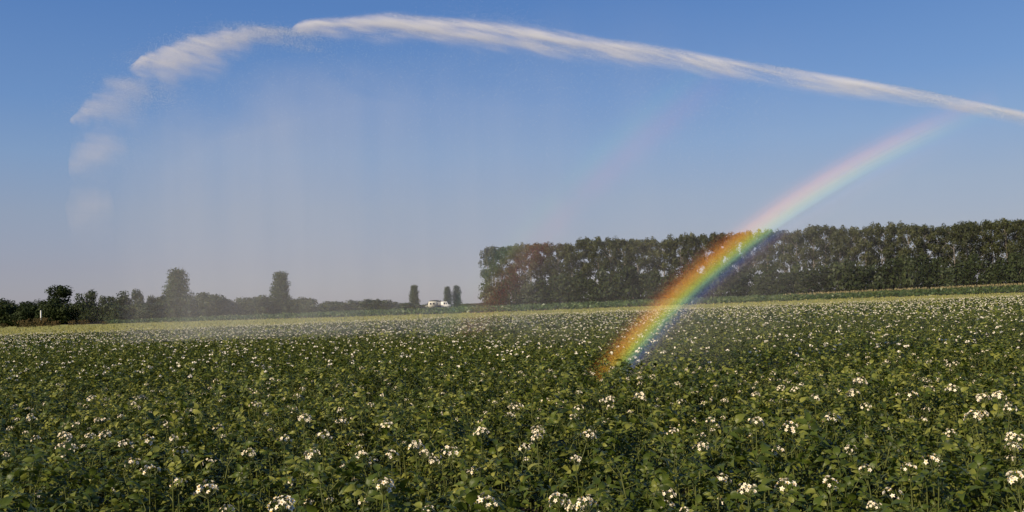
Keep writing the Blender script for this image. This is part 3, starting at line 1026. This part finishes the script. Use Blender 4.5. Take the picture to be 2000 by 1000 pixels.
def jet_core(name, top, thick, dens, seed, up=.25, down=1.6, wob=.9, sfreq=.8, zfreq=9.0, slant=.05, step=.04, depth=.5, fade=(0, 0), topwob=0.0, tint=(1, .90, .78)):
    """the cloud of finest drops of a stream: thick under its upper edge, thinning downwards into wisps"""
    tx = np.array([t[0] for t in top], float); ty = np.array([t[1] for t in top], float); th = np.array(thick, float)
    n = max(8, int((tx[-1] - tx[0]) / 14)); k = 10
    xs = np.linspace(tx[0] - 4, tx[-1], n)
    ths = np.interp(xs, tx, th); ys = np.interp(xs, tx, ty)
    T, t = on_jet(xs, ys)
    hh = ths / F * t
    C, _ = on_jet(xs, ys + ths * (down - up) / 2)
    V, q4, f3 = [], [], []
    dirs_ = np.gradient(C, axis=0)
    ends = np.minimum(1, (np.minimum(np.arange(n), np.arange(n)[::-1]) + .4) / 2)
    for i in range(n):
        d = dirs_[i] / np.linalg.norm(dirs_[i])
        u_ = np.array([0, 0, 1.]) - d * d[2]; u_ /= np.linalg.norm(u_)
        sd = np.cross(d, u_)
        for j in range(k):
            a = 2 * math.pi * j / k
            V.append(C[i] + (u_ * math.cos(a) * hh[i] * (up + down) / 2 * 1.1 + sd * math.sin(a) * hh[i] * depth) * ends[i])
    for i in range(n - 1):
        for j in range(k): q4.append((i * k + j, i * k + (j + 1) % k, (i + 1) * k + (j + 1) % k, (i + 1) * k + j))
    V += [C[0], C[-1]]
    for j in range(k):
        f3.append((n * k, (j + 1) % k, j)); f3.append((n * k + 1, (n - 1) * k + j, (n - 1) * k + (j + 1) % k))
    m, N, L, out = mat_new(name)

    def math_(op, a=None, b=None, c=None, clamp=False):
        q = N.new('ShaderNodeMath'); q.operation = op; q.use_clamp = clamp
        for i_, v_ in enumerate((a, b, c)):
            if v_ is None: continue
            if isinstance(v_, (int, float)): q.inputs[i_].default_value = float(v_)
            else: L.new(v_, q.inputs[i_])
        return q.outputs[0]

    jd = (JL - JR) / np.linalg.norm(JL - JR)
    along = (T[:, :2] - JR) @ jd
    s0, s1 = along.min(), along.max()
    sn = (along - s0) / (s1 - s0)
    geo = N.new('ShaderNodeNewGeometry')
    dt = N.new('ShaderNodeVectorMath'); dt.operation = 'DOT_PRODUCT'; dt.inputs[1].default_value = (jd[0], jd[1], 0)
    L.new(geo.outputs['Position'], dt.inputs[0])
    S1 = math_('SUBTRACT', dt.outputs['Value'], float(JR @ jd + s0))
    SN = math_('DIVIDE', S1, float(s1 - s0))

    def curve(vals):
        lo, hi = float(vals.min()), float(vals.max())
        fc = N.new('ShaderNodeFloatCurve')
        cm = fc.mapping.curves[0]
        pts = np.linspace(0, 1, 22)
        vv = np.interp(pts, sn[np.argsort(sn)], vals[np.argsort(sn)])
        cm.points[0].location = (0, (vv[0] - lo) / (hi - lo + 1e-6)); cm.points[1].location = (1, (vv[-1] - lo) / (hi - lo + 1e-6))
        for p_, v_ in zip(pts[1:-1], vv[1:-1]): cm.points.new(p_, (v_ - lo) / (hi - lo + 1e-6))
        fc.mapping.update()
        L.new(SN, fc.inputs['Value'])
        return math_('MULTIPLY_ADD', fc.outputs[0], hi - lo, lo)

    zt = curve(T[:, 2]); hc = curve(hh)
    sp = N.new('ShaderNodeSeparateXYZ'); L.new(geo.outputs['Position'], sp.inputs[0])
    below = math_('SUBTRACT', zt, sp.outputs['Z'])
    u = math_('DIVIDE', below, hc)
    zz = math_('MULTIPLY_ADD', S1, slant, below)

    def noise(fx, fz, off, detail):
        cx = N.new('ShaderNodeCombineXYZ')
        L.new(math_('MULTIPLY', S1, fx), cx.inputs[0]); L.new(math_('MULTIPLY', zz, fz), cx.inputs[1]); cx.inputs[2].default_value = off
        no = N.new('ShaderNodeTexNoise'); no.inputs['Scale'].default_value = 1.0; no.inputs['Detail'].default_value = detail; no.inputs['Roughness'].default_value = .62
        L.new(cx.outputs[0], no.inputs['Vector'])
        return no.outputs['Fac']

    n1 = noise(sfreq, zfreq, seed * 3.7, 6.0)
    n2 = noise(sfreq * 1.1, zfreq * .35, seed * 5.1 + 9, 5.0)
    uu = math_('ADD', u, math_('MULTIPLY', math_('SUBTRACT', n2, .5), -wob))
    ut = math_('ADD', u, math_('MULTIPLY', math_('SUBTRACT', n2, .56), topwob))
    rise = math_('DIVIDE', math_('ADD', ut, up * .6), up * 1.2, clamp=True)
    fall = math_('SUBTRACT', 1.0, math_('DIVIDE', math_('SUBTRACT', uu, .25), down - .45, clamp=True), clamp=True)
    prof_ = math_('MULTIPLY', math_('MULTIPLY', rise, rise), math_('POWER', fall, 2.2))
    st = N.new('ShaderNodeMapRange'); st.inputs[1].default_value = .36; st.inputs[2].default_value = .66; st.inputs[3].default_value = .3; st.inputs[4].default_value = 1.75
    L.new(n1, st.inputs[0])
    de = math_('MULTIPLY', math_('MULTIPLY', prof_, st.outputs[0]), dens)
    # same optical depth although the stream widens
    de = math_('DIVIDE', de, math_('MULTIPLY', hc, depth * 2))
    if fade[0]: de = math_('MULTIPLY', de, math_('DIVIDE', SN, fade[0], clamp=True))            # thins towards the nozzle side
    if fade[1]: de = math_('MULTIPLY', de, math_('DIVIDE', math_('SUBTRACT', 1.0, SN), fade[1], clamp=True))
    v = N.new('ShaderNodeVolumeScatter'); v.inputs['Color'].default_value = (*tint, 1)
    v.inputs['Anisotropy'].default_value = -.2
    L.new(de, v.inputs['Density'])
    L.new(v.outputs[0], out.inputs['Volume'])
    try: m.cycles.volume_step_rate = step
    except Exception: pass
    o = link(name, outward(mesh_np(name, V, [np.array(f3), np.array(q4)], [m])), jet, kind='stuff')
    o.location = -jet.location


jet_core('stream_core', TOP1, TH1, 1.35, 1, .42, 2.1, 1.8, .7, 7.0, .06, .03, .5, (0, 0), .5)
TOP2 = [(252, 124), (275, 112), (300, 100), (330, 90), (365, 76), (400, 66), (440, 56), (480, 50), (520, 52), (570, 58)]
TH2 = [8, 20, 34, 40, 44, 44, 36, 26, 18, 10]
jet_core('spent_core', TOP2, TH2, .85, 3, .25, 2.8, 3.2, 1.9, 4.2, .35, .06, .5, (.3, 0), 1.0)
TOP3 = [(140, 226), (165, 205), (190, 184), (212, 160), (225, 152), (260, 152), (300, 156)]
TH3 = [10, 26, 44, 58, 60, 52, 34]
jet_core('clump_core', TOP3, TH3, .46, 5, .4, 2.4, 4.5, 2.4, 3.4, .5, .08, .5, (.4, 0), 2.4)
TOP4 = [(138, 316), (150, 290), (170, 272), (200, 264), (250, 266)]
TH4 = [16, 40, 50, 50, 44]
jet_core('clump_veil', TOP4, TH4, .40, 6, .7, 2.4, 5.0, 2.2, 2.4, .4, .1, .6, (.5, .15), 4.0, (1, .86, .72))
TOP5 = [(146, 440), (152, 400), (165, 372), (185, 360), (215, 362)]
jet_core('clump_veil', TOP5, [14, 40, 60, 60, 40], .26, 8, .6, 2.6, 5.0, 2.2, 1.6, .4, .12, .6, (.5, .25), 4.0, (1, .86, .72))

# ------------------------------------------------------------------ spray mist under the jet
m, N, L, out = mat_new('spray_mist')
tc = N.new('ShaderNodeTexCoord')
mp = N.new('ShaderNodeMapping'); mp.inputs['Scale'].default_value = (.9, .35, .07)
no = N.new('ShaderNodeTexNoise'); no.inputs['Scale'].default_value = 1.0; no.inputs['Detail'].default_value = 2.0
L.new(tc.outputs['Object'], mp.inputs[0]); L.new(mp.outputs[0], no.inputs['Vector'])
mr = N.new('ShaderNodeMapRange'); mr.inputs[1].default_value = .3; mr.inputs[2].default_value = .75; mr.inputs[3].default_value = .15; mr.inputs[4].default_value = 1.8
L.new(no.outputs['Fac'], mr.inputs[0])
sep = N.new('ShaderNodeSeparateXYZ'); L.new(tc.outputs['Object'], sep.inputs[0])
hz_ = N.new('ShaderNodeMapRange'); hz_.inputs[1].default_value = 0; hz_.inputs[2].default_value = 9; hz_.inputs[3].default_value = .9; hz_.inputs[4].default_value = 1.3
L.new(sep.outputs['Z'], hz_.inputs[0])
ex = N.new('ShaderNodeMapRange'); ex.interpolation_type = 'SMOOTHSTEP'
ex.inputs[1].default_value = -16.2; ex.inputs[2].default_value = -13.2; ex.inputs[3].default_value = .0; ex.inputs[4].default_value = 1.0
L.new(sep.outputs['X'], ex.inputs[0])
m1 = N.new('ShaderNodeMath'); m1.operation = 'MULTIPLY'; L.new(mr.outputs[0], m1.inputs[0]); L.new(hz_.outputs[0], m1.inputs[1])
m2 = N.new('ShaderNodeMath'); m2.operation = 'MULTIPLY'; L.new(m1.outputs[0], m2.inputs[0]); L.new(ex.outputs[0], m2.inputs[1])
er = N.new('ShaderNodeMapRange'); er.interpolation_type = 'SMOOTHSTEP'
er.inputs[1].default_value = -13.0; er.inputs[2].default_value = 6.0; er.inputs[3].default_value = 1.6; er.inputs[4].default_value = .2
L.new(sep.outputs['X'], er.inputs[0])
m4 = N.new('ShaderNodeMath'); m4.operation = 'MULTIPLY'; L.new(m2.outputs[0], m4.inputs[0]); L.new(er.outputs[0], m4.inputs[1])
m3 = N.new('ShaderNodeMath'); m3.operation = 'MULTIPLY'; m3.inputs[1].default_value = .016; L.new(m4.outputs[0], m3.inputs[0])
vs = N.new('ShaderNodeVolumeScatter'); vs.inputs['Color'].default_value = (1, .95, .89, 1); vs.inputs['Anisotropy'].default_value = -.1
L.new(m3.outputs[0], vs.inputs['Density']); L.new(vs.outputs[0], out.inputs['Volume'])
try: m.cycles.volume_step_rate = .35
except Exception: pass
M_MIST = m
fp_front = [(-16.5, 31.0), (-13.0, 29.0), (-7.9, 26.5), (-1.6, 21.5), (0.6, 16.0), (1.6, 11.5), (5.5, 10.6), (10.5, 9.6)]
fp_back = [(-17.5, 38.0), (-13.0, 38.0), (-6.0, 36.0), (1.0, 32.0), (4.0, 27.0), (7.0, 22.0), (9.0, 19.0), (12.5, 16.0)]
TOPZ = []
for (xf_, yf_), (xb_, yb_) in zip(fp_front, fp_back):
    mx_, my_ = (xf_ + xb_) / 2, (yf_ + yb_) / 2
    pxm = 1000 + F * mx_ / my_
    TOPZ.append(np.interp(pxm, [0, 140, 250, 575, 760, 1000, 1400, 2000, 2500], [4.0, 5.5, 8.6, 10.2, 9.6, 8.6, 6.6, 4.4, 3.0]))
V, q4 = [], []
ns = len(fp_front)
for (a, b), (c, d_), tz in zip(fp_front, fp_back, TOPZ):
    V += [(a, b, .3), (c, d_, .3), (c, d_, tz), (a, b, tz * .93)]
for i in range(ns - 1):
    a = 4 * i; b = a + 4
    q4 += [(a, b, b + 1, a + 1), (a + 1, b + 1, b + 2, a + 2), (a + 2, b + 2, b + 3, a + 3), (a + 3, b + 3, b, a)]
q4 += [(0, 1, 2, 3), (4 * ns - 1, 4 * ns - 2, 4 * ns - 3, 4 * ns - 4)]
link('spray_mist', outward(mesh_np('spray_mist', V, np.array(q4), [M_MIST])), kind='stuff', label='fine grey veil of spray drifting under the jet')

# ------------------------------------------------------------------ the two bows: bands of coloured spray lit by the sun
au = ANTI.cross(Vector((0, 0, 1))).normalized()
av = au.cross(ANTI).normalized()


def cone_dir(theta, phi):
    t, p = R(theta), R(phi)
    return ANTI * math.cos(t) + (au * math.cos(p) + av * math.sin(p)) * math.sin(t)


def bow_mat(name, lo, hi, rgb_of, dens, aniso=-.5):
    """spray that returns one colour of the sunlight or another, by its place in the bow"""
    m, N, L, out = mat_new(name)
    geo = N.new('ShaderNodeNewGeometry')
    sb = N.new('ShaderNodeVectorMath'); sb.operation = 'SUBTRACT'; sb.inputs[1].default_value = CAM
    nr = N.new('ShaderNodeVectorMath'); nr.operation = 'NORMALIZE'
    dt = N.new('ShaderNodeVectorMath'); dt.operation = 'DOT_PRODUCT'; dt.inputs[1].default_value = ANTI
    ac = N.new('ShaderNodeMath'); ac.operation = 'ARCCOSINE'
    mr = N.new('ShaderNodeMapRange'); mr.inputs[1].default_value = R(lo); mr.inputs[2].default_value = R(hi)
    L.new(geo.outputs['Position'], sb.inputs[0]); L.new(sb.outputs[0], nr.inputs[0]); L.new(nr.outputs[0], dt.inputs[0])
    L.new(dt.outputs['Value'], ac.inputs[0]); L.new(ac.outputs[0], mr.inputs[0])
    cr = N.new('ShaderNodeValToRGB')
    n = 30
    el_ = cr.color_ramp.elements
    el_[0].color = (*rgb_of(lo), 1); el_[1].color = (*rgb_of(hi), 1)
    for q in range(1, n - 1):
        e = el_.new(q / (n - 1))
        e.color = (*rgb_of(lo + (hi - lo) * q / (n - 1)), 1)
    L.new(mr.outputs[0], cr.inputs[0])
    v = N.new('ShaderNodeVolumeScatter')
    L.new(cr.outputs[0], v.inputs['Color'])
    v.inputs['Density'].default_value = dens
    v.inputs['Anisotropy'].default_value = aniso
    L.new(v.outputs[0], out.inputs['Volume'])
    try: m.cycles.volume_step_rate = .4
    except Exception: pass
    return m


def bow(name, label, bands, mat, Y, phis, thick):
    """bands: (name, inner angle, outer angle); curved ribbons of spray with real depth"""
    o = link(name, None, loc=(0, Y, 0), label=label, category='rainbow', group='rainbows')
    for bn, t0, t1 in bands:
        V, q4 = [], []
        for p, th in zip(phis, thick):
            for t in (t0 + .008, t1 - .008):
                d = cone_dir(t, p)
                q = np.array(CAM) + np.array(d) * (Y / d.y)
                V += [(q[0], -th / 2, q[2]), (q[0], th / 2, q[2])]
        n = len(phis)
        for i in range(n - 1):
            a = 4 * i; b = a + 4
            q4 += [(a, a + 2, b + 2, b), (a + 1, b + 1, b + 3, a + 3), (a, b, b + 1, a + 1), (a + 2, a + 3, b + 3, b + 2)]
        q4 += [(0, 1, 3, 2), (4 * n - 4, 4 * n - 2, 4 * n - 1, 4 * n - 3)]
        link(bn, outward(mesh_np(bn, V, np.array(q4), [mat])), o)
    return o


def phi_of(px, py):
    d = Vector(ray(px, py)).normalized()
    return math.degrees(math.atan2(d.dot(av), d.dot(au)))


def g(x, c, s): return math.exp(-((x - c) / s) ** 2)


pa, pb = phi_of(1178, 752), phi_of(1960, 215)
phis = list(np.linspace(pa, pb, 44))
prof = [min(1, .2 + i / 6) * np.interp(i / 43, [0, .45, .62, .8, .93, 1], [1, 1, .85, .5, .12, .02]) for i in range(44)]


def inner_bow(th):
    c = (th - 41.5) * 1.12
    r_ = .80 * g(c, .62, .62) + .07 * g(c, -1.0, .5)
    g_ = .52 * g(c, .10, .46) + .22 * g(c, .72, .55) + .05 * g(c, -1.0, .6)
    b_ = .30 * g(c, -.42, .38) + .055 * g(c, -1.0, .6) + .02 * g(c, .8, .8)
    f = .05 * max(0, min(1, (c + 6.5) / 5)) if c < .3 else .05 * max(0, 1 - (c - .3) / .8)
    return (r_ + f, g_ + f, b_ + f)


M_BOW = bow_mat('inner_bow', 35.0, 44.2, inner_bow, 1.5)
BANDS = [('pale_inner_band', 35.0, 39.9), ('violet_band', 39.9, 40.55), ('blue_band', 40.55, 41.2), ('green_band', 41.2, 41.65), ('yellow_band', 41.65, 41.95), ('orange_band', 41.95, 42.6), ('red_band', 42.6, 44.2)]
bow('rainbow', 'bright inner rainbow rising from the potato field across the tall trees', BANDS, M_BOW, 10.9, phis, [.5 * p for p in prof])

pa, pb = phi_of(880, 690), phi_of(1420, 120)
phis = list(np.linspace(pa, pb, 32))
prof = [min(1, .2 + i / 4) * np.interp(i / 31, [0, .25, .42, .6, .8, 1], [1.0, .7, 1.5, 1.8, 1.5, .15]) for i in range(32)]


def outer_bow(th):
    c = th - 51.0
    return (1.0 * g(c, -.1, .95), .75 * g(c, 1.05, .8), .6 * g(c, 1.9, .8))


M_BOW2 = bow_mat('outer_bow', 49.0, 54.2, outer_bow, .058)
BANDS = [('red_band', 49.0, 51.4), ('green_band', 51.4, 52.6), ('blue_band', 52.6, 54.2)]
bow('rainbow', 'faint outer rainbow with reversed colours left of the bright one', BANDS, M_BOW2, 24.0, phis, [1.0 * p for p in prof])
